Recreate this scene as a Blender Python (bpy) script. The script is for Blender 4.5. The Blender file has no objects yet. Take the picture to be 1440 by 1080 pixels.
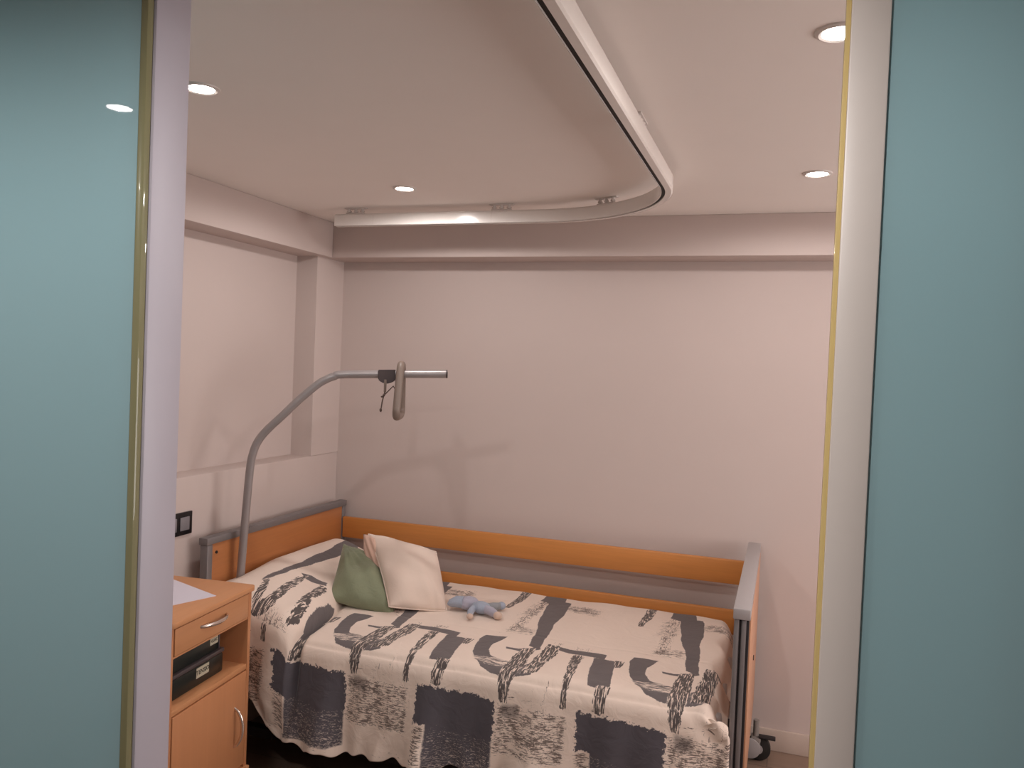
import bpy, bmesh, math
import numpy as np
from mathutils import Vector, Matrix

SC = bpy.context.scene
COL = SC.collection
PI = math.pi

# ------------------------------------------------------------------ materials
def lin(c):
    return tuple(((v/255)/12.92 if v/255 <= .04045 else ((v/255+.055)/1.055)**2.4) for v in c)

class NT:
    """small helper around a node tree"""
    def __init__(self, name):
        self.m = bpy.data.materials.new(name); self.m.use_nodes = True
        self.t = self.m.node_tree; self.n = self.t.nodes; self.l = self.t.links
        self.bsdf = self.n['Principled BSDF']; self.out = self.n['Material Output']
    def node(self, typ, **kw):
        nd = self.n.new(typ)
        for k, v in kw.items():
            if k in nd.bl_rna.properties.keys(): setattr(nd, k, v)
            else: self.put(nd.inputs[k.replace('_', ' ')], v)
        return nd
    def put(self, sock, v):
        if hasattr(v, 'is_output') or isinstance(v, bpy.types.NodeSocket): self.l.new(v, sock)
        else: sock.default_value = v
    def math(self, op, a, b=0.0, c=0.0, clamp=False):
        nd = self.n.new('ShaderNodeMath'); nd.operation = op; nd.use_clamp = clamp
        self.put(nd.inputs[0], a); self.put(nd.inputs[1], b); self.put(nd.inputs[2], c)
        return nd.outputs[0]
    def mix(self, f, a, b):
        nd = self.n.new('ShaderNodeMix'); nd.data_type = 'RGBA'
        self.put(nd.inputs[0], f)
        for s, v in ((6, a), (7, b)):
            if not isinstance(v, bpy.types.NodeSocket): v = tuple(v)+((1,) if len(v) == 3 else ())
            self.put(nd.inputs[s], v)
        return nd.outputs[2]
    def noise(self, vec, scale, detail=2.0, rough=.5, dist=0.0):
        nd = self.n.new('ShaderNodeTexNoise')
        if vec is not None: self.l.new(vec, nd.inputs['Vector'])
        nd.inputs['Scale'].default_value = scale; nd.inputs['Detail'].default_value = detail
        nd.inputs['Roughness'].default_value = rough; nd.inputs['Distortion'].default_value = dist
        return nd.outputs['Fac']
    def scaled(self, vec, s, rot=(0, 0, 0)):
        nd = self.n.new('ShaderNodeMapping'); self.l.new(vec, nd.inputs['Vector'])
        nd.inputs['Scale'].default_value = s; nd.inputs['Rotation'].default_value = rot
        return nd.outputs['Vector']
    def coord(self):
        return self.n.new('ShaderNodeTexCoord').outputs['Object']
    def attr(self, name, fac=True):
        nd = self.n.new('ShaderNodeAttribute'); nd.attribute_name = name
        return nd.outputs['Fac'] if fac else nd.outputs['Vector']
    def step(self, v, a, b):
        nd = self.n.new('ShaderNodeMapRange'); nd.interpolation_type = 'SMOOTHSTEP'
        self.put(nd.inputs[0], v); self.put(nd.inputs[1], a); self.put(nd.inputs[2], b)
        return nd.outputs[0]
    def bump(self, h, strength=.2, dist=.01):
        nd = self.n.new('ShaderNodeBump'); nd.inputs['Strength'].default_value = strength
        nd.inputs['Distance'].default_value = dist
        self.l.new(h, nd.inputs['Height']); self.l.new(nd.outputs[0], self.bsdf.inputs['Normal'])

def plain(name, col, rough=.5, metal=0., var=.06, scale=30., bump=0., spec=.5, coat=0., stretch=(1, 1, 1)):
    """painted / plastic / metal surface with slight mottling"""
    k = NT(name); c = lin(col)
    nz = k.noise(k.scaled(k.coord(), stretch), scale, 3)
    a = tuple(x*(1-var) for x in c); b = tuple(min(x*(1+var), 1) for x in c)
    k.put(k.bsdf.inputs['Base Color'], k.mix(nz, a, b))
    k.bsdf.inputs['Roughness'].default_value = rough; k.bsdf.inputs['Metallic'].default_value = metal
    k.bsdf.inputs['Specular IOR Level'].default_value = spec
    k.bsdf.inputs['Coat Weight'].default_value = coat
    if bump: k.bump(nz, bump, .004)
    return k.m

def wood(name, col, axis=0, rough=.42, dark=.72, contrast=1.):
    k = NT(name); c = lin(col)
    s = [26, 26, 26]; s[axis] = 1.3
    v = k.scaled(k.coord(), s)
    a = k.noise(v, 1.0, 4, .6, .6)
    s2 = [140, 140, 140]; s2[axis] = 5
    b = k.noise(k.scaled(k.coord(), s2), 1.0, 2)
    f = k.math('ADD', k.math('MULTIPLY', a, .7), k.math('MULTIPLY', b, .3))
    f = k.step(f, .5-.22/contrast, .5+.22/contrast)
    k.put(k.bsdf.inputs['Base Color'], k.mix(f, tuple(x*dark for x in c), c))
    k.bsdf.inputs['Roughness'].default_value = rough
    return k.m

M = {}
M['wall'] = plain('wall_paint', (204, 188, 182), .75, var=.015, scale=6, spec=.2)
M['ceiling'] = plain('ceiling_paint', (246, 238, 232), .85, var=.015, scale=5, spec=.1)
M['white'] = plain('white_lacquer', (206, 197, 190), .4, var=.02)
M['jamb'] = plain('white_jamb_paint', (172, 166, 175), .45, var=.02, scale=8)
M['skirting'] = plain('skirting_paint', (200, 182, 170), .5, var=.03)
M['track'] = plain('track_aluminium_white', (232, 224, 218), .15, var=.02)
M['slot'] = plain('slot_dark', (30, 24, 22), .7)
M['bracket'] = plain('bracket_grey', (216, 206, 200), .5)
M['beech'] = wood('beech_panel', (186, 118, 68), 1, dark=.84)
M['beech_rail'] = wood('beech_rail', (212, 140, 74), 0, dark=.86)
M['beech_end'] = wood('beech_end_panel', (202, 150, 118), 2, dark=.88)
M['cab'] = wood('cabinet_laminate', (214, 152, 106), 1, dark=.91, contrast=.7)
M['cab_v'] = wood('cabinet_laminate_upright', (206, 142, 98), 2, dark=.91, contrast=.7)
M['steel'] = plain('powder_coated_grey', (132, 126, 126), .42, .35, var=.04, scale=60)
M['steel_lt'] = plain('light_grey_cap', (176, 170, 170), .4, .2, var=.03)
M['steel_dk'] = plain('dark_frame_steel', (48, 44, 46), .5, .4)
M['chrome'] = plain('brushed_chrome', (228, 214, 204), .22, .9, var=.03)
M['pole'] = plain('pole_grey', (158, 150, 149), .33, .25, var=.03)
M['handle'] = plain('taupe_plastic', (128, 112, 102), .45, var=.05)
M['clamp'] = plain('dark_brown_plastic', (74, 62, 62), .5)
M['cord'] = plain('cord_brown', (92, 76, 68), .8, var=.2, scale=300)
M['black'] = plain('black_plastic', (26, 25, 27), .35)
M['blackbox'] = plain('black_green_box', (30, 36, 34), .3)
M['lid'] = plain('smoky_lid', (84, 76, 78), .28)
M['rocker'] = plain('grey_rocker', (132, 128, 132), .35)
M['paper'] = plain('white_paper', (226, 220, 232), .8, var=.01)
M['label'] = plain('label_cream', (196, 190, 168), .7, var=.03)
M['ink'] = plain('ink_black', (24, 22, 20), .7)
M['rubber'] = plain('black_rubber', (34, 31, 29), .6)
M['castor'] = plain('castor_grey', (150, 142, 136), .35, .1)
M['lampwhite'] = plain('lamp_ring_white', (220, 212, 206), .4)

def emit(name, col, strength):
    k = NT(name); k.bsdf.inputs['Base Color'].default_value = (1, 1, 1, 1)
    nz = k.noise(k.coord(), 8.0)
    k.put(k.bsdf.inputs['Emission Color'], k.mix(nz, col, tuple(x*.97 for x in col)))
    k.bsdf.inputs['Emission Strength'].default_value = strength
    return k.m
M['fill_blind'] = emit('fill_light_blind', (1, .95, .94), 6.2)  # glowing panel of the added window, lifts the ceiling
M['glow'] = emit('lamp_glow', (1., .93, .88), 45.)

def floor_mat():
    k = NT('laminate_floor'); co = k.coord()
    br = k.node('ShaderNodeTexBrick', offset=.5)
    k.l.new(k.scaled(co, (1, 1, 1)), br.inputs['Vector'])
    br.inputs['Scale'].default_value = 1; br.inputs['Brick Width'].default_value = 1.2
    br.inputs['Row Height'].default_value = .19; br.inputs['Mortar Size'].default_value = .0015
    a, b = lin((146, 122, 106)), lin((134, 111, 96))
    br.inputs['Color1'].default_value = a+(1,); br.inputs['Color2'].default_value = b+(1,)
    br.inputs['Mortar'].default_value = lin((80, 66, 58))+(1,)
    g = k.noise(k.scaled(co, (2, 40, 1)), 1.0, 4)
    k.put(k.bsdf.inputs['Base Color'], k.mix(k.math('MULTIPLY', g, .5), br.outputs['Color'], lin((108, 88, 76))))
    k.bsdf.inputs['Roughness'].default_value = .5
    return k.m
M['floor'] = floor_mat()

def glass_mat(name, col, trans, edge=False):
    """etched, coloured glass: scattering body under a smooth clear face"""
    k = NT(name); c = lin(col)
    nz = k.noise(k.scaled(k.coord(), (1, 1, .5)), 1.5, 2)
    cc = k.mix(nz, tuple(x*.96 for x in c), c)
    tr = k.node('ShaderNodeBsdfTranslucent'); k.put(tr.inputs['Color'], cc)
    k.put(k.bsdf.inputs['Base Color'], cc)
    k.bsdf.inputs['Roughness'].default_value = .6 if not edge else .3
    k.bsdf.inputs['Specular IOR Level'].default_value = .1
    k.bsdf.inputs['Coat Weight'].default_value = 1.0; k.bsdf.inputs['Coat Roughness'].default_value = .004
    mx = k.node('ShaderNodeMixShader'); mx.inputs[0].default_value = trans
    k.l.new(k.bsdf.outputs[0], mx.inputs[1]); k.l.new(tr.outputs[0], mx.inputs[2])
    k.l.new(mx.outputs[0], k.out.inputs['Surface'])
    return k.m
M['glass'] = glass_mat('etched_teal_glass', (166, 200, 206), .35)
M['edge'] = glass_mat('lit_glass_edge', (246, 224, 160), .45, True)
M['edge_l'] = glass_mat('glass_edge_olive', (150, 146, 110), .35, True)

def fabric(name, col, scale=420, bump=.25, var=.1, rough=.9, wr=True):
    k = NT(name); c = lin(col); co = k.coord()
    w = k.noise(k.scaled(co, (1, 1, .25)), scale, 2)
    k.put(k.bsdf.inputs['Base Color'], k.mix(w, tuple(x*(1-var) for x in c), tuple(min(1, x*(1+var)) for x in c)))
    k.bsdf.inputs['Roughness'].default_value = rough
    k.bsdf.inputs['Specular IOR Level'].default_value = .15
    k.bsdf.inputs['Sheen Weight'].default_value = .2
    big = k.noise(co, 16, 3, .5, .8)
    h = k.math('ADD', k.math('MULTIPLY', w, .06), big)
    k.bump(h, bump, .02)
    return k.m
M['green'] = fabric('sage_satin', (134, 139, 113), 500, .3, .10, .5)
M['cream'] = fabric('cream_cotton', (228, 208, 194), 600, .10, .05)
M['pink'] = fabric('pinkish_back_cotton', (214, 178, 160), 600, .12, .06)
M['plush_blue'] = fabric('plush_blue', (164, 172, 188), 300, .5, .10)
M['plush_lav'] = fabric('plush_lavender', (178, 174, 188), 300, .5, .10)
M['plush_skin'] = fabric('plush_cream', (214, 188, 172), 300, .5, .08)
M['plush_grey'] = fabric('plush_grey', (150, 152, 156), 300, .5, .1)
M['mattress'] = fabric('mattress_cover', (190, 184, 182), 300, .1, .05)

# ------------------------------------------------------------------ geometry helpers
class MB:
    """collects shapes into one mesh"""
    def __init__(self): self.b = bmesh.new()
    def _merge(self, o, mi, mat=None):
        if mat is not None: o.transform(mat)
        for f in o.faces: f.material_index = mi
        me = bpy.data.meshes.new('tmp'); o.to_mesh(me); o.free()
        n0 = len(self.b.faces)
        self.b.from_mesh(me); bpy.data.meshes.remove(me)
        return self
    def box(self, lo, hi, bev=0.0, mi=0, seg=2, mat=None):
        o = bmesh.new(); bmesh.ops.create_cube(o, size=1)
        lo, hi = Vector(lo), Vector(hi)
        for v in o.verts:
            v.co = Vector([lo[i]+(hi[i]-lo[i])*(v.co[i]+.5) for i in range(3)])
        if bev: bmesh.ops.bevel(o, geom=list(o.edges), offset=bev, segments=seg, affect='EDGES', profile=.5)
        return self._merge(o, mi, mat)
    def cyl(self, p0, p1, r0, r1=None, seg=24, mi=0, bev=0.):
        r1 = r0 if r1 is None else r1
        o = bmesh.new(); p0, p1 = Vector(p0), Vector(p1); d = p1-p0
        bmesh.ops.create_cone(o, cap_ends=True, segments=seg, radius1=r0, radius2=r1, depth=d.length)
        if bev:
            es = [e for e in o.edges if abs(e.verts[0].co.z-e.verts[1].co.z) < 1e-6]
            bmesh.ops.bevel(o, geom=es, offset=bev, segments=2, affect='EDGES', profile=.5)
        q = d.to_track_quat('Z', 'Y').to_matrix().to_4x4(); q.translation = (p0+p1)/2
        return self._merge(o, mi, q)
    def ball(self, c, r, mi=0, seg=20, rot=None):
        o = bmesh.new(); bmesh.ops.create_uvsphere(o, u_segments=seg, v_segments=max(8, seg//2), radius=1)
        r = (r, r, r) if not hasattr(r, '__len__') else r
        m = Matrix.Translation(Vector(c)) @ (rot.to_4x4() if rot is not None else Matrix.Identity(4)) @ Matrix.Diagonal(tuple(r)+(1,))
        return self._merge(o, mi, m)
    def tube(self, pts, rad, seg=16, mi=0, closed=False, flat=None):
        """sweep a circle (or ellipse via flat=(a,b)) along points; rad number or list"""
        pts = [Vector(p) for p in pts]; n = len(pts)
        rads = rad if hasattr(rad, '__len__') else [rad]*n
        o = bmesh.new(); rings = []
        up = None
        for i, p in enumerate(pts):
            if closed: t = (pts[(i+1) % n]-pts[i-1]).normalized()
            else: t = (pts[min(i+1, n-1)]-pts[max(i-1, 0)]).normalized()
            if up is None:
                a = Vector((0, 0, 1)) if abs(t.z) < .9 else Vector((1, 0, 0))
                up = (a-t*a.dot(t)).normalized()
            else: up = (up-t*up.dot(t)).normalized()
            s = t.cross(up)
            fa, fb = flat if flat else (1, 1)
            rings.append([o.verts.new(p+(up*math.cos(2*PI*k/seg)*fa+s*math.sin(2*PI*k/seg)*fb)*rads[i]) for k in range(seg)])
        for i in range(n if closed else n-1):
            A, B = rings[i], rings[(i+1) % n]
            for k in range(seg): o.faces.new((A[k], A[(k+1) % seg], B[(k+1) % seg], B[k]))
        if not closed:
            o.faces.new(rings[0][::-1]); o.faces.new(rings[-1])
        bmesh.ops.recalc_face_normals(o, faces=o.faces)
        return self._merge(o, mi)
    def sweep(self, path, profile, frames, mi=0, caps=True):
        """profile: list of (a,b); frames: list of (side, up) vectors for each path point"""
        o = bmesh.new(); rings = []
        for p, (s, u) in zip(path, frames):
            rings.append([o.verts.new(Vector(p)+Vector(s)*a+Vector(u)*b) for a, b in profile])
        m = len(profile)
        for A, B in zip(rings, rings[1:]):
            for k in range(m): o.faces.new((A[k], A[(k+1) % m], B[(k+1) % m], B[k]))
        if caps: o.faces.new(rings[0][::-1]); o.faces.new(rings[-1])
        bmesh.ops.recalc_face_normals(o, faces=o.faces)
        return self._merge(o, mi)
    def prism(self, poly, z0, z1, bev=0., mi=0):
        o = bmesh.new()
        f = o.faces.new([o.verts.new((x, y, z0)) for x, y in poly])
        r = bmesh.ops.extrude_face_region(o, geom=[f])
        for v in r['geom']:
            if isinstance(v, bmesh.types.BMVert): v.co.z = z1
        bmesh.ops.recalc_face_normals(o, faces=o.faces)
        if bev:
            es = [e for e in o.edges if abs(e.verts[0].co.z-e.verts[1].co.z) < 1e-6]
            bmesh.ops.bevel(o, geom=es, offset=bev, segments=2, affect='EDGES', profile=.5)
        return self._merge(o, mi)
    def build(self, name, mats, parent=None, smooth=True, angle=35):
        me = bpy.data.meshes.new(name); self.b.to_mesh(me); self.b.free()
        for m in (mats if isinstance(mats, (list, tuple)) else [mats]): me.materials.append(M[m])
        if smooth:
            me.polygons.foreach_set('use_smooth', [True]*len(me.polygons))
            me.set_sharp_from_angle(angle=math.radians(angle))
        o = bpy.data.objects.new(name, me); COL.objects.link(o)
        if parent is not None: o.parent = parent
        return o

def grid_obj(name, P, mats, parent=None, solid=0., attrs=None, vec=None):
    """mesh from an (n,m,3) array of points"""
    n, m = P.shape[:2]
    idx = np.arange(n*m).reshape(n, m)
    q = np.stack([idx[:-1, :-1], idx[1:, :-1], idx[1:, 1:], idx[:-1, 1:]], -1).reshape(-1, 4)
    me = bpy.data.meshes.new(name)
    me.vertices.add(n*m); me.vertices.foreach_set('co', P.reshape(-1).astype(np.float32))
    me.loops.add(q.size); me.loops.foreach_set('vertex_index', q.reshape(-1).astype(np.int32))
    me.polygons.add(len(q))
    me.polygons.foreach_set('loop_start', np.arange(0, q.size, 4, dtype=np.int32))
    me.polygons.foreach_set('loop_total', np.full(len(q), 4, dtype=np.int32))
    me.update(calc_edges=True); me.validate()
    me.polygons.foreach_set('use_smooth', [True]*len(me.polygons))
    for k, a in (attrs or {}).items():
        at = me.attributes.new(k, 'FLOAT', 'POINT'); at.data.foreach_set('value', a.reshape(-1).astype(np.float32))
    for k, a in (vec or {}).items():
        at = me.attributes.new(k, 'FLOAT_VECTOR', 'POINT'); at.data.foreach_set('vector', a.reshape(-1).astype(np.float32))
    for mt in (mats if isinstance(mats, (list, tuple)) else [mats]): me.materials.append(M[mt])
    o = bpy.data.objects.new(name, me); COL.objects.link(o)
    if parent is not None: o.parent = parent
    if solid:
        md = o.modifiers.new('thickness', 'SOLIDIFY'); md.thickness = solid; md.offset = -1
    return o

def tag(o, label=None, cat=None, group=None, kind=None):
    if label: o['label'] = label
    if cat: o['category'] = cat
    if group: o['group'] = group
    if kind: o['kind'] = kind
    return o
def thing(name, label, cat, loc=(0, 0, 0), rz=0., group=None):
    o = bpy.data.objects.new(name, None); COL.objects.link(o)
    o.location = loc; o.rotation_euler = (0, 0, rz); o.empty_display_size = .05
    return tag(o, label, cat, group)
def struct(o): return tag(o, kind='structure')
def text_mesh(body, size, name, mat, parent, matrix, depth=.0004):
    cu = bpy.data.curves.new('lettering', 'FONT'); cu.body = body; cu.size = size; cu.extrude = depth
    cu.align_x = 'CENTER'; cu.align_y = 'CENTER'
    t = bpy.data.objects.new('lettering', cu); COL.objects.link(t)
    dg = bpy.context.evaluated_depsgraph_get()
    me = bpy.data.meshes.new_from_object(t.evaluated_get(dg)); bpy.data.objects.remove(t)
    me.materials.clear(); me.materials.append(M[mat]); me.name = name
    o = bpy.data.objects.new(name, me); COL.objects.link(o); o.parent = parent; o.matrix_local = matrix
    return o

# ------------------------------------------------------------------ duvet fabric
def duvet_mat():
    k = NT('brushstroke_duvet_cotton'); co = k.attr('cloth', fac=False)
    A = lambda n: k.attr(n)
    wig = k.noise(co, 120, 3, .6)                       # fine ragged edge
    wig = k.math('SUBTRACT', wig, .5)
    big = k.math('SUBTRACT', k.noise(co, 55, 4, .65), .5)
    solid = k.step(k.math('ADD', A('stroke'), k.math('MULTIPLY', wig, .008)), .0012, -.0012)
    rect = k.step(k.math('ADD', A('block'), k.math('ADD', k.math('MULTIPLY', big, .05), k.math('MULTIPLY', wig, .022))), .0015, -.0015)
    # dry brush along the length of a stroke, slanting a little
    sv = k.noise(k.scaled(co, (230, 26, 1), (0, 0, .12)), 1.0, 3, .6, .5)
    dry_in = k.step(k.math('ADD', A('dry'), k.math('MULTIPLY', big, .016)), .004, -.004)
    dry = k.step(k.math('ADD', sv, k.math('MULTIPLY', dry_in, .52)), .945, .985)
    dry_gap = k.math('MULTIPLY', dry_in, k.step(sv, .50, .46))
    # dry brush across
    sh = k.noise(k.scaled(co, (22, 190, 1)), 1.0, 3, .6, .8)
    cr_in = k.step(k.math('ADD', A('cross'), k.math('MULTIPLY', big, .01)), .002, -.006)
    cross = k.math('MULTIPLY', cr_in, k.step(sh, .475, .505))
    # scratches
    s1 = k.noise(k.scaled(co, (42, 260, 1)), 1.0, 3, .65, 1.1)
    s2 = k.noise(k.scaled(co, (240, 40, 1)), 1.0, 3, .65, 1.1)
    cl = k.noise(co, 26, 2)
    dens = A('scratch')
    m1 = k.step(k.math('ADD', s1, k.math('MULTIPLY', k.math('MULTIPLY', dens, k.math('ADD', cl, .35)), .32)), .80, .83)
    m2 = k.step(k.math('ADD', s2, k.math('MULTIPLY', k.math('MULTIPLY', A('upright'), k.math('ADD', cl, .35)), .32)), .80, .83)
    # speckled lower block
    t_in = k.step(k.math('ADD', A('speckle'), k.math('MULTIPLY', big, .012)), .002, -.006)
    s3 = k.noise(k.scaled(co, (70, 240, 1)), 1.0, 3, .7, 1.3)
    light = k.step(k.math('ADD', s3, k.math('MULTIPLY', A('fade'), .05)), .55, .66)
    tex = k.math('MULTIPLY', t_in, k.math('SUBTRACT', 1.0, k.math('MULTIPLY', light, .62)))
    soft = k.math('MULTIPLY', k.step(k.math('ADD', A('smudge'), k.math('MULTIPLY', big, .02)), .008, -.012), .62)
    cream = lin((238, 219, 205)); grey = lin((108, 100, 100)); dark = lin((90, 85, 91)); scr = lin((92, 78, 73))
    base = k.mix(k.noise(co, 9, 2), tuple(x*.96 for x in cream), cream)
    c = k.mix(k.math('MULTIPLY', k.math('MAXIMUM', m1, m2), .85), base, scr)
    c = k.mix(solid, c, grey)
    c = k.mix(k.math('MULTIPLY', dry_gap, solid), c, cream)
    c = k.mix(cross, c, grey)
    c = k.mix(dry, c, lin((92, 84, 82)))
    c = k.mix(soft, c, lin((84, 76, 76)))
    c = k.mix(tex, c, dark)
    c = k.mix(rect, c, dark)
    k.put(k.bsdf.inputs['Base Color'], c)
    k.bsdf.inputs['Roughness'].default_value = .8
    k.bsdf.inputs['Specular IOR Level'].default_value = .2
    k.bsdf.inputs['Sheen Weight'].default_value = .15
    wr = k.noise(k.scaled(co, (1, 1, 1)), 15, 3, .5, 1.2)
    k.bump(wr, .35, .012)
    return k.m
M['duvet'] = duvet_mat()

PER = .59
def psdf(U, V, poly, period=PER):
    """signed distance to a polygon repeated along the cloth"""
    p = np.array(poly, float); uc = (p[:, 0].min()+p[:, 0].max())/2
    X = ((U-uc+period/2) % period)-period/2+uc if period else U
    d = np.full(U.shape, 1e9); s = np.ones(U.shape)
    n = len(p)
    for i in range(n):
        a, b = p[i], p[i-1]
        e = b-a; wx, wy = X-a[0], V-a[1]
        t = np.clip((wx*e[0]+wy*e[1])/(e@e), 0, 1)
        d = np.minimum(d, (wx-e[0]*t)**2+(wy-e[1]*t)**2)
        c1 = V >= a[1]; c2 = V < b[1]; c3 = e[0]*wy > e[1]*wx
        flip = (c1 & c2 & c3) | (~c1 & ~c2 & ~c3)
        s = np.where(flip, -s, s)
    return s*np.sqrt(d)
def rectp(u0, u1, v0, v1): return [(u0, v0), (u1, v0), (u1, v1), (u0, v1)]
def soft_in(sd, w=.03): return np.clip(.5-sd/w, 0, 1)

def pattern(U, V, hemdist):
    # cloth tucked away in the crease under the hump
    W = U+.0015*np.sin(V*31)+.001*np.sin(V*67+U*20)
    V2 = V+.0015*np.sin(U*37)+.001*np.sin(U*81)
    P = lambda poly: psdf(W, V2, poly)
    mn = lambda *a: np.minimum.reduce(a)
    A = P([(-1.011, .030), (-.918, .030), (-.905, .112), (-.878, .112), (-.858, .278), (-.860, .444), (-.850, .559), (-.834, .766), (-.883, .740), (-.896, .604), (-.936, .426), (-.954, .283), (-.971, .163), (-1.016, .145)])
    B1 = P([(-1.075, .692), (-1.085, .74), (-1.078, .787), (-1.058, .878), (-1.038, .912), (-.968, .896), (-.985, .884), (-1.011, .834), (-1.016, .776), (-.998, .73), (-.985, .687)])
    B2 = P([(-1.02, .942), (-.985, .992), (-.94, 1.008), (-.9, 1.012), (-.86, 1.011), (-.821, 1.003), (-.797, .991), (-.812, .848), (-.83, .90), (-.86, .94), (-.891, .957), (-.94, .965), (-.98, .967)])
    Cc = P([(-.962, .782), (-.91, .783), (-.870, .765), (-.840, .733), (-.830, .766), (-.885, .806), (-.954, .799)])
    bar = P([(-.812, .700), (-.70, .706), (-.585, .716), (-.583, .768), (-.64, .758), (-.763, .737), (-.81, .725)])
    par = P([(-1.213, .765), (-1.123, .762), (-1.120, .860), (-1.112, .94), (-1.108, 1.0), (-1.184, .998), (-1.199, .912), (-1.206, .825)])
    stroke = mn(A, B1, B2, Cc, bar, par, P([(-1.138, .99), (-1.108, .99), (-1.118, 1.070), (-1.132, 1.080), (-1.144, 1.072)]))
    tail = P([(-1.150, .99), (-1.106, .99), (-1.114, 1.078), (-1.130, 1.088), (-1.150, 1.080)])
    D = P([(-.893, .773), (-.852, .765), (-.846, .9), (-.858, 1.02), (-.866, 1.10), (-.888, 1.10), (-.907, 1.0), (-.903, .9)])
    E_ = P([(-.812, .700), (-.772, .700), (-.762, .80), (-.774, .864), (-.785, .97), (-.835, .99), (-.828, .88)])
    F = P([(-.705, .755), (-.662, .755), (-.655, .986), (-.652, 1.09), (-.670, 1.09), (-.678, .986)])
    G = P([(-1.128, .03), (-1.082, .03), (-1.088, .2), (-1.105, .33), (-1.130, .33), (-1.128, .2)])
    Hh = P([(-1.14, .755), (-1.10, .752), (-1.10, .82), (-1.12, .83)])
    # over the hump the cloth is drawn up, its strokes lie differently; fold shade is painted in
    Q = lambda poly: psdf(W, V2, poly, 0)
    on = (U < -1.742) & (V < 1.045)
    h_st_shade = mn(Q([(-2.04, .10), (-1.985, .10), (-1.955, .17), (-1.951, .288), (-1.962, .401), (-1.973, .517), (-1.973, .709), (-1.965, .862), (-1.973, .914), (-1.987, .856), (-2.0, .669), (-2.015, .505), (-2.02, .315)]),
              Q([(-1.942, .672), (-1.911, .640), (-1.84, .639), (-1.825, .678), (-1.871, .692), (-1.907, .695)]),
              Q([(-1.750, .968), (-1.762, .949), (-1.772, .871), (-1.791, .748), (-1.783, .690), (-1.762, .72), (-1.735, .85), (-1.735, .965)]))  # shade under the hump's fold, painted as a stroke
    h_dry = mn(Q([(-1.933, .722), (-1.914, .66), (-1.893, .748), (-1.862, .901), (-1.840, .996), (-1.858, 1.03), (-1.898, 1.045), (-1.907, 1.022), (-1.888, .974), (-1.910, .848)]),
               Q([(-1.84, .690), (-1.820, .690), (-1.803, .784), (-1.781, .902), (-1.768, .99), (-1.778, 1.03), (-1.788, .97), (-1.815, .839)])-.003,
               Q([(-1.905, 1.05), (-1.932, 1.003), (-1.945, .962), (-1.975, .901), (-1.96, .862), (-1.902, .984), (-1.886, 1.05)]))
    stroke = np.where(on, h_st_shade, stroke)
    dry = mn(D-.005, E_-.004, F-.003, G, Hh, tail-.004)
    dry = np.where(on, h_dry, dry)
    cross = P([(-1.050, .900), (-.98, .888), (-.90, .91), (-.885, .957), (-.98, .975), (-1.028, .945)])
    block = P([(-1.206, 1.092), (-1.1, 1.094), (-1.0, 1.096), (-.907, 1.105), (-.905, 1.238), (-1.0, 1.242), (-1.153, 1.228), (-1.153, 1.222), (-1.206, 1.222)])
    speck = P([(-1.155, 1.215), (-.905, 1.22), (-.905, 1.375), (-1.155, 1.375)])
    smud = P(rectp(-.880, -.820, 1.105, 1.155))
    sc = mn(P(rectp(-.905, -.645, 1.105, 1.285)), P(rectp(-1.208, -1.153, 1.22, 1.37)))
    scratch = 1.12*soft_in(sc, .03)
    for u0, u1, v0, v1, w in ((-.89, -.71, .15, .27, 1.15), (-1.03, -.89, .54, .64, 1.1), (-1.05, -.95, .18, .42, .95), (-.90, -.70, 1.05, 1.11, .7), (-1.2, -1.15, .70, .76, .6)):
        scratch = np.maximum(scratch, w*soft_in(P(rectp(u0, u1, v0, v1)), .06))
    up = .0*U
    for u0, u1, v0, v1, w in ((-1.02, -.96, .14, .62, 1.05), (-.85, -.74, .14, .24, .9), (-.735, -.720, 1.0, 1.31, 1.15), (-.80, -.75, 1.0, 1.15, .6), (-.89, -.86, 1.08, 1.18, .9), (-.668, -.655, 1.05, 1.15, .9), (-.72, -.64, .66, .72, .9), (-.80, -.76, .66, .71, .9), (-.90, -.66, 1.10, 1.26, .7)):
        up = np.maximum(up, w*soft_in(P(rectp(u0, u1, v0, v1)), .03))
    hm = np.clip(1-np.abs(hemdist-.02)/.03, 0, 1)*np.clip(.5+np.sin(U*23), 0, 1)
    scratch = np.maximum(scratch, .75*hm)
    scratch = np.where(on, .85*soft_in(Q(rectp(-1.95, -1.76, 1.0, 1.2)), .05), scratch); up = np.where(on, .95*soft_in(Q(rectp(-1.90, -1.76, .99, 1.2)), .05), up)
    cross = np.where(on, 1., cross)
    fade = np.clip((V-1.27)/.10, -1, 1)
    return dict(stroke=stroke, dry=dry, cross=cross, block=block, speckle=speck, smudge=smud, scratch=scratch, upright=up, fade=fade)

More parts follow.
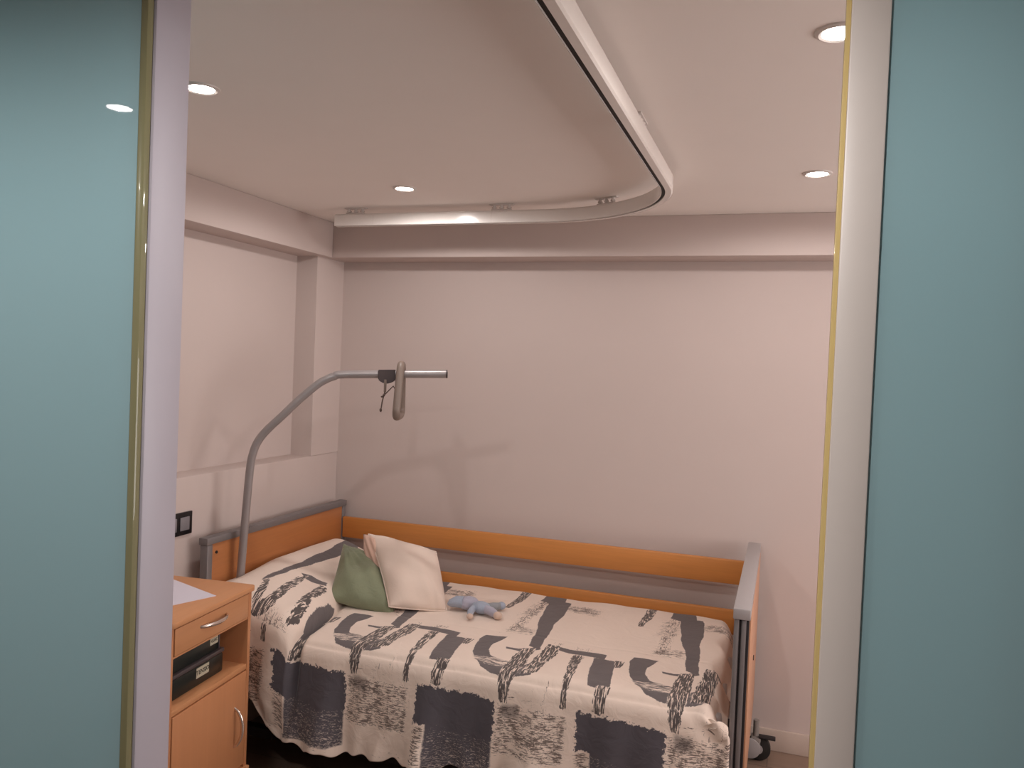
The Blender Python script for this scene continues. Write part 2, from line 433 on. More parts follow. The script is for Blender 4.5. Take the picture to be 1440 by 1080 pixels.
def sstep(a,b,x):
    t=np.clip((x-a)/(b-a),0,1); return t*t*(3-2*t)
def duvet_grid(NU=460,NV=330):
    s=np.linspace(0,1,NU)[:,None]; t=np.linspace(0,1,NV)[None,:]
    x0=-2.155+s*2.035            # along the bed, head to foot
    xs=x0[:,0]
    # hem height along the bed
    hem=np.interp(xs,[-2.16,-1.93,-1.87,-1.82,-1.7,-1.55,-1.3,-1.1,-.9,-.6,-.3,-.12],[.37,.36,.33,.225,.222,.212,.232,.25,.25,.24,.27,.30])
    hem=hem+.006*np.sin(xs*47)+.004*np.sin(xs*93+1)
    r=.075; y1=2.70
    ztop=.605
    alen=r*1.45
    dz_arc=r-r*np.cos(1.45)
    side=np.maximum((ztop-dz_arc-hem)/np.sin(1.45),.02)
    L=(.965+alen+side)[:,None]
    v=t*L
    v1=.965; a=np.clip((v-v1)/r,0,1.45)
    sd=np.clip(v-v1-alen,0,None)
    y=3.665-np.minimum(v,v1)-r*np.sin(a)-sd*np.cos(1.45)
    dz=-(r-r*np.cos(a))-sd*np.sin(1.45)
    # top height with the pillow hump at the head end
    X=x0+0*v
    top=1-sstep(.0,1.0,(v-v1)/(alen+.12))
    yy=np.minimum(v,v1)
    xc=-1.735-.05*sstep(.95,.55,yy)      # crease line
    hump=.095*sstep(.0,-.06,X-xc)+.075*sstep(-.03,-.30,X-xc)
    hump=hump*(1-.25*sstep(-.30,-.42,X-xc))
    hump*=sstep(-.06,.16,v)
    Z=ztop+hump*(.25+.75*top)+dz
    # puffy quilting, seam lines at fixed v
    for sv,am in ((1.02,.006),(.63,.002)):
        Z-=am*np.exp(-((v-sv)/.009)**2)*sstep(-1.74,-1.66,X)
    Z+=.007*np.sin(np.pi*np.clip(v/1.02,0,1))*1.0
    # soft lumps
    def lump(fx,fv,ph): return np.sin(X*fx+ph)*np.sin(v*fv+ph*1.7)
    topm=1-sstep(v1,v1+alen,v)
    Z+=topm*(.003*lump(9,8,.3)+.002*lump(17,13,1.1)+.0015*lump(31,23,2.))
    # foot end tucks down against the footboard
    fe=sstep(-.215,-.12,X+.015*np.sin(v*22))
    Z-=fe**1.6*.10*topm
    X=X-.012*sstep(-.2,-.12,X)*topm
    # far edge droops behind the lower rail
    Z-=.07*sstep(.05,.0,v)
    # side folds and head-end bulge
    sm=sstep(v1,v1+.2,v)
    y=y-sm*(.012*np.sin(X*15+.6)+.007*np.sin(X*29+v*3)+.005*np.sin(X*47+v*5))*(.4+1.3*sstep(v1+.1,v1+.45,v))
    bul=sstep(-1.715,-1.75,X)*sstep(v1-.05,v1+.10,v)*(1-.6*sstep(v1+.22,v1+.42,v))
    y=y-.035*bul
    # vertical crease between the two at the mattress edge
    cr=np.exp(-((X+1.712)/.014)**2)*sstep(v1-.05,v1+.05,v)*(1-sstep(v1+.2,v1+.34,v))
    y=y+.022*cr
    cr2=np.exp(-((X-xc-.012)/.016)**2)*sstep(.5,.75,v)*(1-sstep(v1+.02,v1+.12,v))
    Z-=.020*cr2
    # hem ripples
    hm=sstep(.10,0,(L-v))
    y=y+hm*.012*np.sin(X*34+.4)+hm*.006*np.sin(X*71)
    Z=Z+hm*.004*np.sin(X*58)
    # footside crumple
    fc=np.exp(-((X+.16)/.05)**2)*sstep(.6,.8,v)*(1-sstep(v1+.08,v1+.22,v))
    Z+=fc*.014*np.sin(v*70+X*60); y-=fc*.012*np.sin(v*55-X*40)
    U=x0+0*v
    X=X+.030*np.exp(-((U-(xc-.028))/.028)**2)*sstep(.45,.7,v)*(1-.7*sstep(v1+.02,v1+.2,v))
    return X,y,Z,U,v

# ------------------------------------------------------------------ setting
XL, YB, ZC = -2.26, 3.787, 2.37
XR, YF, YH = 2.40, 1.0, -1.70
b = MB(); b.box((-3.0, YH-.1, -.1), (XR+.1, YB+.1, 0)); struct(b.build('floor', 'floor'))
b = MB(); b.box((-3.0, YH-.1, ZC), (XR+.1, YB+.1, ZC+.1)); struct(b.build('ceiling', 'ceiling'))
b = MB(); b.box((-2.5, YB, 0), (XR+.1, YB+.1, ZC)); struct(b.build('wall_back', 'wall'))
b = MB()
b.box((-2.50, 1.0, 0), (XL, YB, 1.178), .006)            # lower wall with the ledge
b.box((-2.50, 3.53, 1.178), (XL, YB, 2.19))              # corner pier
b.box((-2.50, 1.0, 1.178), (-2.38, 3.53, 2.19))          # recessed field
b.box((-2.50, 1.0, 1.178), (XL, 1.15, 2.19))
struct(b.build('wall_left', 'wall'))
b = MB(); b.box((XR, YH, 0), (XR+.1, YB, ZC)); struct(b.build('wall_right', 'wall'))
# unseen window added in the right-hand wall as soft fill
w1 = MB()
for lo, hi in (((2.36, 1.45, .85), (2.40, 1.52, 2.15)), ((2.36, 3.28, .85), (2.40, 3.35, 2.15)), ((2.36, 1.52, 2.08), (2.40, 3.28, 2.15)), ((2.36, 1.52, .85), (2.40, 3.28, .92))):
    w1.box(lo, hi, .004)
w1 = struct(w1.build('added_window_1', 'white'))
k = MB(); k.box((2.385, 1.52, .92), (2.395, 3.28, 2.08)); k.build('fill_blind', 'fill_blind', w1)
b = MB(); b.box((-2.22, 3.60, 2.19), (XR, YB, ZC), .004); struct(b.build('trim_1', 'wall'))
b = MB(); b.box((-2.50, 1.0, 2.19), (-2.22, YB, ZC), .004); struct(b.build('trim_2', 'wall'))
b = MB(); b.box((XL, YB-.014, 0), (XR, YB, .096), .004); struct(b.build('baseboard_back', 'skirting'))
b = MB(); b.box((XL, 1.08, 0), (XL+.014, YB-.014, .096), .004); struct(b.build('baseboard_left', 'skirting'))
# corridor side
b = MB(); b.box((-3.0, YH-.1, 0), (XR, YH, ZC)); struct(b.build('wall_front', 'wall'))
b = MB(); b.box((-3.0, YH, 0), (-2.9, .95, ZC)); struct(b.build('wall_side', 'wall'))
# left jamb
b = MB(); b.box((-.972, 1.0, 0), (-.940, 1.076, ZC), .004)
struct(b.build('trim_3', 'jamb'))
# left etched glass panel
d1 = MB(); d1.box((-2.9, .985, 0.01), (-.956, .997, ZC-.005)); d1 = struct(d1.build('door_1', 'glass'))
e = MB(); e.box((-.956, .985, .01), (-.943, .997, ZC-.005), .001); e.build('glass_edge', 'edge_l', d1)
# unseen wall pier added behind the right glass to block room backlight
b = MB(); b.box((.222, 1.03, 0), (XR, 1.13, ZC), .003); struct(b.build('light_block_pier', 'wall'))
# right sliding glass panel
d2 = MB(); d2.box((.0925, .985, .01), (XR-.01, .997, ZC-.005)); d2 = struct(d2.build('door_2', 'glass'))
e = MB(); e.box((.0455, .983, .01), (.0510, .999, ZC-.005), .001); e.build('glass_edge', 'edge', d2)
e = MB(); e.box((.0510, .980, .01), (.0925, 1.002, ZC-.005), .002); e.build('stile', 'white', d2)

# ------------------------------------------------------------------ ceiling lights
LX, LY = (-1.478, .070, 1.618), (1.734, 2.916)
names = {(0, 0): 'recessed ceiling spotlight partly hidden behind the left white jamb',
         (0, 1): 'small recessed ceiling spotlight just in front of the far run of the track',
         (1, 0): 'bright recessed ceiling spotlight touching the right gold glass edge, nearer of the two there',
         (1, 1): 'recessed ceiling spotlight beside the right glass edge, the farther one, above the back beam',
         (2, 0): 'recessed ceiling spotlight behind the right teal glass, nearer the glass',
         (2, 1): 'recessed ceiling spotlight behind the right teal glass, nearer the back wall'}
def downlight(loc, label, power, cone=178, blend=.25, soft=.03):
    t = thing('ceiling_spotlight', label, 'ceiling light', loc, 0, 'recessed spotlights in the ceiling')
    r = MB(); pr = [(.034, 0), (.034, -.004), (.040, -.006), (.047, -.003), (.048, 0)]
    o = bmesh.new(); N = 32; rings = []
    for k in range(N):
        a = 2*PI*k/N; rings.append([o.verts.new((q*math.cos(a), q*math.sin(a), z)) for q, z in pr])
    for k in range(N):
        A, B = rings[k], rings[(k+1) % N]
        for i in range(len(pr)-1): o.faces.new((A[i], A[i+1], B[i+1], B[i]))
    bmesh.ops.recalc_face_normals(o, faces=o.faces); r._merge(o, 0)
    r.build('trim_ring', 'lampwhite', t)
    g = MB(); g.cyl((0, 0, -.0005), (0, 0, -.0035), .034, seg=32); g.build('lamp_face', 'glow', t)
    L = bpy.data.lights.new('spot_bulb', 'SPOT'); L.energy = power; L.color = LCOL
    L.spot_size = math.radians(cone); L.spot_blend = blend; L.shadow_soft_size = soft
    lo = bpy.data.objects.new('spot_bulb', L); COL.objects.link(lo); lo.parent = t; lo.location = (0, 0, -.005-soft*.25)
    return t
LCOL = (1.0, .955, .935)
PW = 15.5
for i, x in enumerate(LX[:2]):
    for j, y in enumerate(LY):
        downlight((x, y, ZC), names[(i, j)], PW)
downlight((-1.832, .152, ZC), 'corridor ceiling spotlight mirrored in the left teal glass', 31, 174, .42, .005)
downlight((-.42, .152, ZC), 'added unseen corridor fill spotlight above the open doorway, in front of the glass', 54, 174, .42, .02)  # unseen lamp added to brighten the glass panels

# ------------------------------------------------------------------ ceiling track
ZT = 2.287
path, fr = [], []
for y in np.linspace(1.09, 2.68, 12): path.append((-.417, y, ZT)); fr.append(((1, 0, 0), (0, 0, 1)))
for a in np.linspace(0, PI/2, 40)[1:]:
    path.append((-.997+.58*math.cos(a), 2.68+.58*math.sin(a), ZT)); fr.append(((math.cos(a), math.sin(a), 0), (0, 0, 1)))
for x in np.linspace(-.997, -2.0, 10)[1:]: path.append((x, 3.26, ZT)); fr.append(((0, 1, 0), (0, 0, 1)))
tr = thing('ceiling_hoist_track', 'white curved track fixed under the ceiling, bending above the bed', 'ceiling track', (-.417, 2.0, ZC))
off = Vector((.417, -2.0, -ZC))
pth = [Vector(p)+off for p in path]
pr = [(-.009, .002), (-.007, 0), (-.0062, 0), (-.0062, .012), (.0062, .012), (.0062, 0), (.026, 0), (.031, .004),
      (.031, .046), (.029, .050), (.026, .050), (.026, .054), (-.004, .054), (-.004, .050), (-.007, .050), (-.009, .047)]
b = MB(); b.sweep(pth, pr, fr); b.build('rail', 'track', tr, angle=25)
b = MB(); b.sweep(pth, [(-.0061, .004), (.0061, .004), (.0061, .0115), (-.0061, .0115)], fr); b.build('slot', 'slot', tr)
def bracket(x, y, ang):
    m = Matrix.Translation(Vector((x, y, ZT))+off) @ Matrix.Rotation(ang, 4, 'Z')
    k = MB()
    k.box((-.045, .000, .0543), (.045, .022, .060), .001, mat=m)
    for sx in (-.034, .0, .034):
        k.cyl(m @ Vector((sx, .010, .060)), m @ Vector((sx, .010, .0825)), .007, seg=14)
        k.cyl(m @ Vector((sx, .010, .064)), m @ Vector((sx, .010, .070)), .011, seg=6)
    k.box((-.055, .002, .078), (.055, .020, .0828), .001, mat=m)
    k.build('bracket', 'bracket', tr)
bracket(-1.90, 3.26, 0); bracket(-1.19, 3.26, 0); bracket(-.72, 3.19, -.50); bracket(-.417+.0, 2.2, -PI/2); bracket(-.417, 1.4, -PI/2)
for x in (-1.23, -1.80):
    k = MB(); k.box(Vector((x-.0012, 3.2508, ZT+.001))+off, Vector((x+.0012, 3.2512, ZT+.049))+off); k.build('joint', 'bracket', tr)

# ------------------------------------------------------------------ light switch
sw = thing('light_switch', 'black framed double light switch with grey rockers on left wall', 'light switch', (XL, 2.587, .992))
b = MB(); b.box((0, -.081, -.046), (.009, .081, .046), .003); b.build('switch_plate', 'black', sw)
for yy in (-.0355, .0355):
    b = MB(); b.box((.0092, yy-.026, -.027), (.0125, yy+.026, .027), .002); b.build('rocker', 'rocker', sw)

# ------------------------------------------------------------------ nursing bed
bed = thing('nursing_bed', 'wood and grey metal care bed standing along the back wall', 'bed', (-1.14, 3.19, 0))
B0 = Vector((1.14, -3.19, 0))
def bb(k, lo, hi, bev=0., mi=0): return k.box(Vector(lo)+B0, Vector(hi)+B0, bev, mi)
# headboard
k = MB(); bb(k, (-2.193, 2.692, .26), (-2.168, 3.698, .906), .002)
hb = k.build('headboard', 'beech', bed)
k = MB(); bb(k, (-2.204, 2.652, .906), (-2.161, 3.734, .934), .003); k.build('top_cap', 'steel', hb)
for y0, y1 in ((2.658, 2.691), (3.699, 3.732)):
    k = MB(); bb(k, (-2.202, y0, .10), (-2.164, y1, .906), .005); k.build('post', 'steel', hb)
k = MB(); k.cyl(Vector((-2.168, 2.715, .868))+B0, Vector((-2.164, 2.715, .868))+B0, .006); k.build('bolt', 'steel_dk', hb)
# footboard
k = MB(); bb(k, (-.092, 2.700, .25), (-.069, 3.700, .900), .002)
fb = k.build('footboard', 'beech_end', bed)
k = MB(); bb(k, (-.124, 2.652, .899), (-.070, 3.734, .934), .003); k.build('top_cap', 'steel_lt', fb)
for y0, y1, s in ((2.662, 2.699, -1), (3.701, 3.732, 1)):
    k = MB()
    bb(k, (-.121, y0, .02), (-.104, y1, .899), .005); bb(k, (-.098, y0, .02), (-.082, y1, .899), .005)
    bb(k, (-.106, y0+.010, .02), (-.096, y1-.006, .897), 0., 1)
    bb(k, (-.084, y0+.004, .20), (-.074, y1, .897), .002, 1)
    k.build('post', ['steel', 'steel_dk'], fb)
k = MB(); k.cyl(Vector((-.070, 3.20, .60))+B0, Vector((-.066, 3.20, .60))+B0, .010); k.build('bolt', 'steel_dk', fb)
# side boards on the wall side
for z0, z1, nm in ((.745, .853, 'side_rail'), (.520, .630, 'side_rail')):
    k = MB(); bb(k, (-2.160, 3.692, z0), (-.122, 3.716, z1), .006); k.build(nm, 'beech_rail', bed)
# chassis
k = MB()
for y in (2.76, 3.62): bb(k, (-2.16, y-.02, .30), (-.125, y+.02, .36), .004)
for x in np.linspace(-2.08, -.2, 14): bb(k, (x-.03, 2.78, .345), (x+.03, 3.60, .375), .004)
k.build('bed_base', 'steel_dk', bed)
k = MB()
for y in (2.84, 3.54):
    bb(k, (-1.95, y-.025, .10), (-.30, y+.025, .16), .004)
    for x0, x1 in ((-1.85, -1.15), (-1.1, -.4)):
        k.tube([Vector((x0, y, .15))+B0, Vector((x1, y, .31))+B0], .022, 10)
for x in (-1.85, -.4): bb(k, (x-.03, 2.84, .10), (x+.03, 3.54, .16), .004)
bb(k, (-1.5, 2.95, .12), (-.8, 3.45, .24), .01)
k.build('lifting_frame', 'steel_dk', bed)
def castor(x, y, pedal=1):
    c = Vector((x, y, .053))+B0
    k = MB(); k.cyl(c+Vector((0, .0, .045)), c+Vector((0, 0, .12)), .013)
    k.box(c+Vector((-.020, -.030, .030)), c+Vector((.022, .030, .050)), .006)
    for s in (-1, 1): k.box(c+Vector((-.014, s*.026-.004, -.010)), c+Vector((.020, s*.026+.004, .040)), .003)
    h = k.build('castor', 'castor', bed)
    k = MB(); k.cyl(c+Vector((.012, -.019, 0)), c+Vector((.012, .019, 0)), .052, seg=32, bev=.006); k.build('wheel', 'rubber', h)
    k = MB(); k.cyl(c+Vector((-.022, -.042, .006)), c+Vector((-.022, -.032, .006)), .044, seg=28, bev=.003); k.build('wheel_cover', 'steel_lt', h)
    k = MB(); k.cyl(c+Vector((.012, -.0225, 0)), c+Vector((.012, .0225, 0)), .020, seg=20); k.build('hub', 'steel_lt', h)
    k = MB(); k.box(c+Vector((.012, -.028, .050)), c+Vector((.082*pedal, .012, .056)), .002); k.build('pedal', 'steel_dk', h)
    return h
castor(-.052, 3.665); castor(-.112, 2.74); castor(-2.15, 3.66, -.3); castor(-2.14, 2.74, -.3)
for y in (2.78, 3.64):
    for xa, xb in ((-.30, -.085), (-2.18, -1.9)):
        k = MB(); bb(k, (xa, y-.02, .12), (xb, y+.02, .16), .004); k.build('foot_tube', 'steel_dk', bed)
mt = MB(); mt.box((-2.14, 2.735, .377), (-.150, 3.655, .545), .03, seg=3)
tag(mt.build('mattress', 'mattress'), 'pale mattress lying under the printed duvet on the bed', 'mattress')

# ------------------------------------------------------------------ duvet
GX, GY, GZ, GU, GV = duvet_grid()
hemd = GV[:, -1:]-GV
PT = pattern(GU, GV, hemd)
fl = lambda a: a[:, ::-1]
duv = grid_obj('duvet', fl(np.stack([GX, GY, GZ], -1)), 'duvet', None, .018,
               {k_: fl(v_) for k_, v_ in PT.items()}, {'cloth': fl(np.stack([GU, GV, 0*GU], -1))})
tag(duv, 'cream duvet printed with dark grey brushstrokes, spread over the bed', 'duvet')

# ------------------------------------------------------------------ cushions
def cushion(name, corners, T, mats, wrinkle=None, n=44, pinch=.07, p=2.4, bow=0.):
    c00, c10, c11, c01 = [Vector(c) for c in corners]
    nrm = ((c10-c00).cross(c01-c00)).normalized()
    ctr = (c00+c10+c11+c01)/4
    def layer(sgn):
        A = np.zeros((n+1, n+1, 3))
        for i in range(n+1):
            for j in range(n+1):
                a, d = -1+2*i/n, -1+2*j/n
                a2 = a*(1-pinch*(1-d*d)*abs(a)); d2 = d*(1-pinch*(1-a*a)*abs(d))
                u, v = (a2+1)/2, (d2+1)/2
                q = c00*(1-u)*(1-v)+c10*u*(1-v)+c11*u*v+c01*(1-u)*v
                q = q+(c10-c00)*bow*(1-d*d)*max(0, -a)**2
                h = (max(0, 1-abs(a)**p)*max(0, 1-abs(d)**p))**.55
                w = wrinkle(a, d)*h**.5 if wrinkle else 0
                A[i, j] = q+nrm*sgn*(T*h+w)
        return A
    o = bmesh.new()
    for s, mi in ((1, 0), (-1, 1)):
        A = layer(s); vs = [[o.verts.new(A[i, j]) for j in range(n+1)] for i in range(n+1)]
        for i in range(n):
            for j in range(n):
                q = (vs[i][j], vs[i+1][j], vs[i+1][j+1], vs[i][j+1])
                f = o.faces.new(q if s > 0 else q[::-1]); f.material_index = mi if len(mats) > 1 else 0
    bmesh.ops.remove_doubles(o, verts=o.verts, dist=.0002)
    me = bpy.data.meshes.new(name); o.to_mesh(me); o.free()
    for m in mats: me.materials.append(M[m])
    me.polygons.foreach_set('use_smooth', [True]*len(me.polygons))
    ob = bpy.data.objects.new(name, me); COL.objects.link(ob)
    def border(a, d):
        a2 = a*(1-pinch*(1-d*d)*abs(a)); d2 = d*(1-pinch*(1-a*a)*abs(d)); u, v = (a2+1)/2, (d2+1)/2
        return c00*(1-u)*(1-v)+c10*u*(1-v)+c11*u*v+c01*(1-u)*v+(c10-c00)*bow*(1-d*d)*max(0, -a)**2
    loop = [border(-1+2*i/n, -1) for i in range(n)]+[border(1, -1+2*i/n) for i in range(n)]+[border(1-2*i/n, 1) for i in range(n)]+[border(-1, 1-2*i/n) for i in range(n)]
    return ob, loop
def wr_green(a, d):
    # pleats running down from the gathered top corner
    r = math.hypot(a+1, d-1); th = math.atan2(a+1, 1-d)
    return .006*math.sin(th*26)*math.exp(-(r/1.1)**2)+.008*math.sin((a-d)*5+1)*math.exp(-((a+d+.3)/.8)**2)+.005*math.sin(a*7+d*4)
gc, lp = cushion('cushion', [(-1.803, 2.985, 0.65), (-1.514, 3.05, 0.595), (-1.647, 3.3, 0.728), (-1.88, 3.23, 0.834)], .088, ['green'], wr_green, pinch=.03, p=2.2)
tag(gc, 'sage green satin cushion leaning at the head of the bed', 'cushion')

def wr_cream(a, d):
    return .006*math.sin((a*1.2+d)*4+.8)+.007*math.exp(-((a-.35+.25*d)/.10)**2)*max(0, -d+.1)*-1.5+.004*math.sin(d*9+a*2)

cc, lp = cushion('cushion', [(-1.535, 3.03, 0.643), (-1.338, 3.185, 0.609), (-1.48, 3.37, 0.811), (-1.748, 3.22, 0.892)], .066, ['cream', 'pink'], wr_cream, pinch=-.02, bow=.05)
tag(cc, 'plain cream cushion leaning against the green one', 'cushion')
fl_, _ = cushion('case_flap', [(-1.73, 3.17, 0.767), (-1.623, 3.14, 0.711), (-1.705, 3.2, 0.881), (-1.774, 3.22, 0.889)], .016, ['pink'], lambda a, d: .004*math.sin(a*6+d*5), n=16, pinch=-.05)
fl_.parent = cc; fl_['label'] = 'pinkish inner flap'
k = MB(); k.tube(lp, .003, 8, closed=True); k.build('piping', 'cream', cc)

# ------------------------------------------------------------------ plush toy
toy = thing('plush_toy', 'small pale blue plush toy lying on the duvet beside the cream cushion', 'plush toy', (-1.20, 3.19, .612))
def rz(a): return Matrix.Rotation(a, 3, 'Z')
k = MB(); k.ball((-.055, .040, .030), (.046, .034, .030), 0, 24, rz(.5)); k.build('head', 'plush_lav', toy)
k = MB(); k.tube([(-.075, .03, .034), (-.105, .025, .034), (-.130, .018, .026), (-.142, .016, .020)], [.030, .029, .020, .006], 16, flat=(.85, 1)); k.build('cap', 'plush_blue', toy)
k = MB(); k.ball((.012, .018, .026), (.046, .036, .026), 0, 24, rz(-.3)); k.build('body', 'plush_blue', toy)
for pts, nm, m in (([(-.015, -.005, .026), (-.012, -.045, .020), (-.002, -.075, .016)], 'arm', 'plush_blue'),
                   ([(.000, .052, .024), (.02, .075, .018), (.035, .10, .014)], 'arm', 'plush_grey'),
                   ([(.035, .005, .026), (.070, -.010, .024), (.100, -.030, .020)], 'leg', 'plush_lav'),
                   ([(.030, .030, .024), (.055, .055, .024), (.075, .080, .024)], 'leg', 'plush_grey')):
    k = MB(); k.tube(pts, [.018, .019, .015] if nm == 'leg' else [.014, .014, .011], 14); lm = k.build(nm, m, toy)
    k = MB(); e_ = Vector(pts[-1]); dv = (e_-Vector(pts[-2])).normalized(); k.ball(e_+dv*.008, (.019, .019, .017) if nm == 'leg' else (.015, .015, .012), 0, 16)
    k.build('foot' if nm == 'leg' else 'hand', 'plush_skin' if m != 'plush_grey' else 'plush_blue', lm)


# ------------------------------------------------------------------ bedside cabinet
P0 = Vector((-1.79, 2.449, 0)); CA = math.atan2(.0993, .995)
cab = thing('bedside_cabinet', 'beech bedside cabinet with drawer and open shelf, standing beside the bed', 'cabinet', P0, CA)
# local frame: +x out of the front, -y along the front towards the door, z up
W, D = .468, .40
def cb(k, x0, x1, t0, t1, z0, z1, bev=.0, mi=0): return k.box((x0, -t1, z0), (x1, -t0, z1), bev, mi)
k = MB(); cb(k, -D, -.002, .004, .022, .19, .829, .001); k.build('side_panel', 'cab_v', cab)
k = MB(); cb(k, -D, -.002, W-.022, W-.004, .19, .829, .001); k.build('side_panel', 'cab_v', cab)
k = MB(); cb(k, -D, -D+.012, .022, W-.022, .19, .829); k.build('back_panel', 'cab', cab)
# rounded top
rc = .03
def rr(x0, x1, y0, y1, r, n=6):
    pts = []
    for cx, cy, a0 in ((x1-r, y1-r, 0), (x0+r, y1-r, PI/2), (x0+r, y0+r, PI), (x1-r, y0+r, 1.5*PI)):
        for i in range(n+1):
            a = a0+PI/2*i/n; pts.append((cx+r*math.cos(a), cy+r*math.sin(a)))
    return pts
k = MB(); k.prism(rr(-D-.005, .012, -W-.004, .004, .018), .829, .848, .003); k.build('cabinet_top', 'cab', cab)
k = MB(); cb(k, -D+.012, -.004, .022, W-.022, .547, .566, .001); cb(k, -D+.012, -.004, .022, W-.022, .728, .734, .001); k.build('shelf', 'cab', cab)
k = MB(); cb(k, -.020, .0, .026, W-.026, .737, .822, .0015); dr = k.build('drawer', 'cab', cab)
def bow(p0, p1, out, w=.006, t=.0035):
    pts = []
    for i in range(17):
        s = i/16; h = math.sin(PI*s)**.55
        pts.append(Vector(p0).lerp(Vector(p1), s)+Vector((out*h, 0, 0)))
    k = MB(); k.tube(pts, [w*(.9+.25*math.sin(PI*i/16)) for i in range(17)], 12, flat=(1, .7)); return k
bow((-.004, -.163, .789), (-.004, -.312, .789), .030).build('handle', 'chrome', dr)
k = MB(); cb(k, -.020, .0, .026, W-.026, .205, .543, .0015); do = k.build('door', 'cab_v', cab)
bow((-.004, -.094, .434), (-.004, -.094, .295), .036).build('handle', 'chrome', do)
k = MB(); cb(k, -D, .010, .002, W-.002, .168, .19, .003); k.build('plinth', 'cab', cab)
k = MB(); cb(k, -D+.02, -.02, .03, W-.03, .10, .168, .002); k.build('base_frame', 'steel_dk', cab)
for x in (-.05, -D+.05):
    for t_ in (.06, W-.06):
        k = MB(); k.cyl((x, -t_-.012, .031), (x, -t_+.012, .031), .0305, seg=24, bev=.004); k.cyl((x, -t_, .05), (x, -t_, .12), .008)
        k.box((x-.014, -t_-.016, .03), (x+.014, -t_+.016, .064), .004); k.build('castor', 'rubber', cab)
CM = Matrix.Translation(P0) @ Matrix.Rotation(CA, 4, 'Z')

def storage_box(label, t0, t1, z0, z1, xf, depth, txt, lt, lz, lw, lh, clips):
    c = CM @ Vector((xf-depth/2, -(t0+t1)/2, z0))
    bx = thing('storage_box', label, 'storage box', c, CA, 'dark boxes on the cabinet shelf')
    w = (t1-t0)/2; h = z1-z0
    k = MB(); k.box((-depth/2, -w, 0), (depth/2, w, h-.016), .006); k.build('box_body', 'blackbox', bx)
    k = MB(); k.box((-depth/2-.003, -w-.003, h-.015), (depth/2+.003, w+.003, h), .004); k.build('lid', 'lid' if clips == 0 else 'black', bx)
    cy = -(lt-(t0+t1)/2)
    k = MB(); k.box((depth/2+.0003, cy-lw/2, lz-z0-lh/2), (depth/2+.0012, cy+lw/2, lz-z0+lh/2)); lb = k.build('sticker', 'label', bx)
    R90 = Matrix.Translation((depth/2+.0016, cy, lz-z0)) @ Matrix.Rotation(PI/2, 4, 'Z') @ Matrix.Rotation(PI/2, 4, 'X')
    text_mesh(txt, lh*.62 if clips == 0 else lh*.5, 'lettering', 'ink', lb, R90)
    for q in range(clips):
        k = MB(); y = (-w+.035) if q == 0 else (w-.012)
        k.box((depth/2, y-.003, .004), (depth/2+.004, y+.003, h-.004), .001); k.build('clip', 'lid', bx)
    return bx
storage_box('dark green-black lidded box, lower of two on the shelf, sticker TENSIO', .105, .435, .5665, .650, -.045, .26, 'TENSIO', .226, .611, .070, .034, 0)
storage_box('black box with small grey sticker, upper of two on the cabinet shelf', .118, .430, .6505, .722, -.050, .25, 'GLUC', .157, .690, .046, .026, 2)
# paper on top
k = MB(); k.prism([(-2.079+1.9, 2.372-2.28), (-1.812+1.9, 2.276-2.28), (-1.884+1.9, 2.076-2.28), (-2.151+1.9, 2.172-2.28)], 0, .0016)
pp = k.build('paper_sheet', 'paper'); pp.location = (-1.9, 2.28, .8482)
tag(pp, 'white paper sheet lying on top of the bedside cabinet', 'paper')

# ------------------------------------------------------------------ bed lifting pole with grip
def smooth_path(pts, n=8):
    P = [Vector(p) for p in pts]; P = [P[0]*2-P[1]]+P+[P[-1]*2-P[-2]]; out = []
    for i in range(1, len(P)-2):
        for s in range(n):
            t = s/n; a, b_, c, d = P[i-1], P[i], P[i+1], P[i+2]
            out.append(.5*((2*b_)+(c-a)*t+(2*a-5*b_+4*c-d)*t*t+(3*b_-a-3*c+d)*t**3))
    out.append(P[-2]); return out
PO = B0
PP = [(-2.122, 2.815, 0.745), (-2.107, 2.815, 0.992), (-2.092, 2.815, 1.202), (-2.083, 2.817, 1.262), (-2.067, 2.825, 1.316), (-2.034, 2.84, 1.367), (-1.975, 2.865, 1.432), (-1.918, 2.89, 1.497), (-1.854, 2.92, 1.562), (-1.82, 2.935, 1.587), (-1.789, 2.95, 1.602), (-1.734, 2.97, 1.613), (-1.348, 3.11, 1.631)]
sp = [Vector(p)+PO for p in smooth_path(PP)]
k = MB(); k.tube([Vector((sp[0].x-.004, sp[0].y, .30))]+sp, .0165, 18); lp_ = k.build('lifting_pole', 'pole', bed)
dv = (sp[-1]-sp[-5]).normalized()
k = MB(); k.cyl(sp[-1]-dv*.002, sp[-1]+dv*.004, .0172, seg=20); k.build('end_cap', 'clamp', lp_)
ARM = lambda s: Vector(PP[-2]).lerp(Vector(PP[-1]), s)+PO          # along the straight end
PO = Vector((0, 0, 0)); gh = thing('grab_handle', 'taupe loop handle with strap and cord hanging from the bed lifting pole', 'grab handle', ARM(.545))
PO = -ARM(.545)
ca = ARM(.395); ax = dv; rx = Matrix.Translation(ca) @ Vector((1, 0, 0)).rotation_difference(ax).to_matrix().to_4x4()
k = MB()
o = bmesh.new()
prf = [(-.036, .019), (.036, .019), (.036, -.022), (.020, -.034), (0, -.040), (-.022, -.034), (-.036, -.022)]
f = o.faces.new([o.verts.new((x, -.0205, z)) for x, z in prf]); r = bmesh.ops.extrude_face_region(o, geom=[f])
for v in r['geom']:
    if isinstance(v, bmesh.types.BMVert): v.co.y = .0205
bmesh.ops.recalc_face_normals(o, faces=o.faces); bmesh.ops.bevel(o, geom=list(o.edges), offset=.003, segments=2, affect='EDGES')
k._merge(o, 0, rx); cl_ = k.build('clamp', 'clamp', gh)
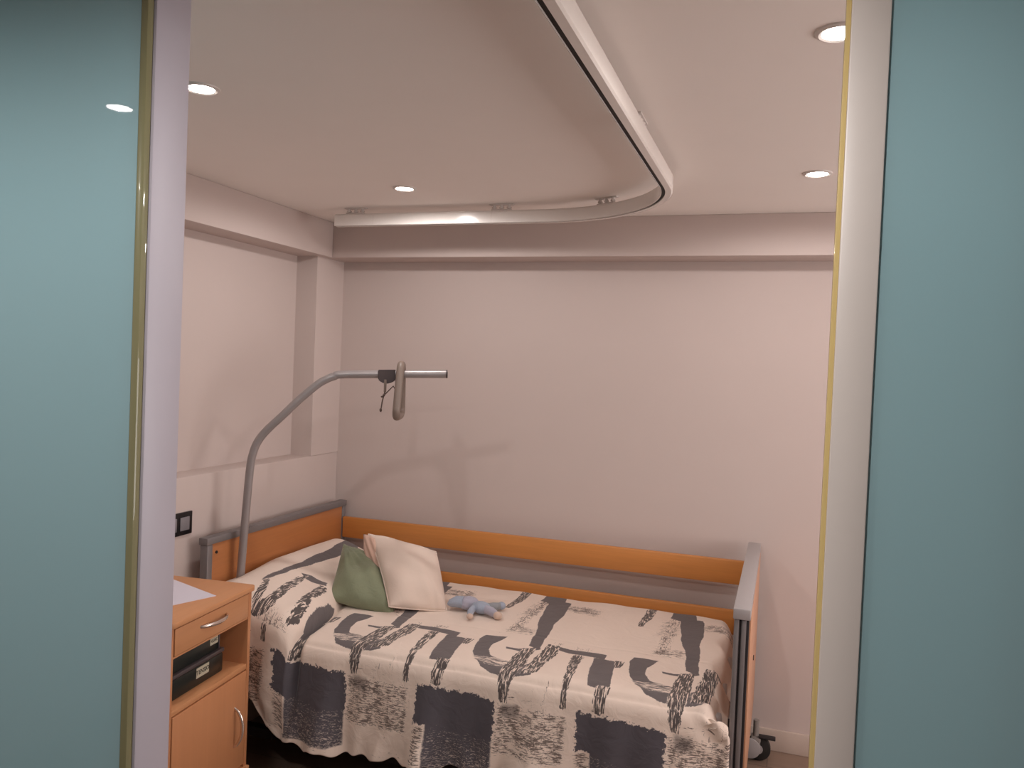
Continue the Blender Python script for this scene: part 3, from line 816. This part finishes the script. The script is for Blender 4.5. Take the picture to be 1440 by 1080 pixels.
k = MB(); q0 = ca+Vector((.004, -.022, -.022)); k.box(q0+Vector((-.0055, -.002, -.052)), q0+Vector((.0055, .002, .0)), .001); k.build('strap', 'handle', cl_)
q1 = q0+Vector((0, 0, -.050))
k = MB(); k.tube([q1, q1+Vector((-.004, -.002, -.016)), q1+Vector((-.010, -.003, -.045)), q1+Vector((-.014, -.003, -.075))], .0028, 8)
k.ball(q1+Vector((-.015, -.003, -.078)), (.0055, .005, .008), 0, 12); k.ball(q1+Vector((-.004, -.002, -.016)), .0055, 0, 12)
k.ball(q1+Vector((-.013, -.001, -.022)), (.005, .004, .004), 0, 10); k.build('cord', 'cord', cl_)
# grip: a rounded triangular loop slung over the arm, seen edge-on
hc = ARM(.545)
ud = Vector((-.33, .94, 0)).normalized()
tri = []
def arc(cx, cz, r, a0, a1, n=10):
    for i in range(n+1):
        a = a0+(a1-a0)*i/n; tri.append((cx+r*math.cos(a), cz+r*math.sin(a)))
arc(0, .010, .030, math.radians(160), math.radians(20))
arc(.052, -.150, .026, math.radians(15), math.radians(-90))
arc(-.052, -.150, .026, math.radians(-90), math.radians(-195))
gp = [hc+ud*a+Vector((-.004+.004*(z/-.15 if z < 0 else 0)*-1, 0, z)) for a, z in tri]
k = MB(); k.tube(gp, .0165, 14, closed=True); gr_ = k.build('grip', 'handle', gh)
k = MB(); k.tube([q1+Vector((0, 0, -.012)), (q1+gp[8])/2+Vector((0, 0, -.03)), hc+Vector((-.012, 0, -.09))], .0028, 8); k.build('cord', 'cord', gr_)


# ------------------------------------------------------------------ camera, world, view
f_px, yaw, pitch, roll = 1131.348, .327442449, -.023553, .0406645789
cy, sy = math.cos(yaw), math.sin(yaw)
fw = Vector((-sy, cy, 0)); rt = Vector((cy, sy, 0)); up = Vector((0, 0, 1))
f2 = fw*math.cos(pitch)+up*math.sin(pitch); u2 = up*math.cos(pitch)-fw*math.sin(pitch)
r3 = rt*math.cos(roll)+u2*math.sin(roll); u3 = u2*math.cos(roll)-rt*math.sin(roll)
cd = bpy.data.cameras.new('camera'); cam = bpy.data.objects.new('camera', cd); COL.objects.link(cam)
mw = Matrix.Identity(4)
for i in range(3): mw[i][0] = r3[i]; mw[i][1] = u3[i]; mw[i][2] = -f2[i]
mw.translation = Vector((0, 0, 1.68)); cam.matrix_world = mw
cd.sensor_width = 36; cd.sensor_fit = 'HORIZONTAL'; cd.lens = f_px/1440*36; cd.clip_start = .02
SC.camera = cam
wd = bpy.data.worlds.new('world'); SC.world = wd; wd.use_nodes = True
wd.node_tree.nodes['Background'].inputs[0].default_value = (.8, .85, 1, 1)
wd.node_tree.nodes['Background'].inputs[1].default_value = .05
vs = SC.view_settings; vs.view_transform = 'Standard'; vs.look = 'None'; vs.exposure = -0.06; vs.gamma = 1.0; vs.use_curve_mapping = False
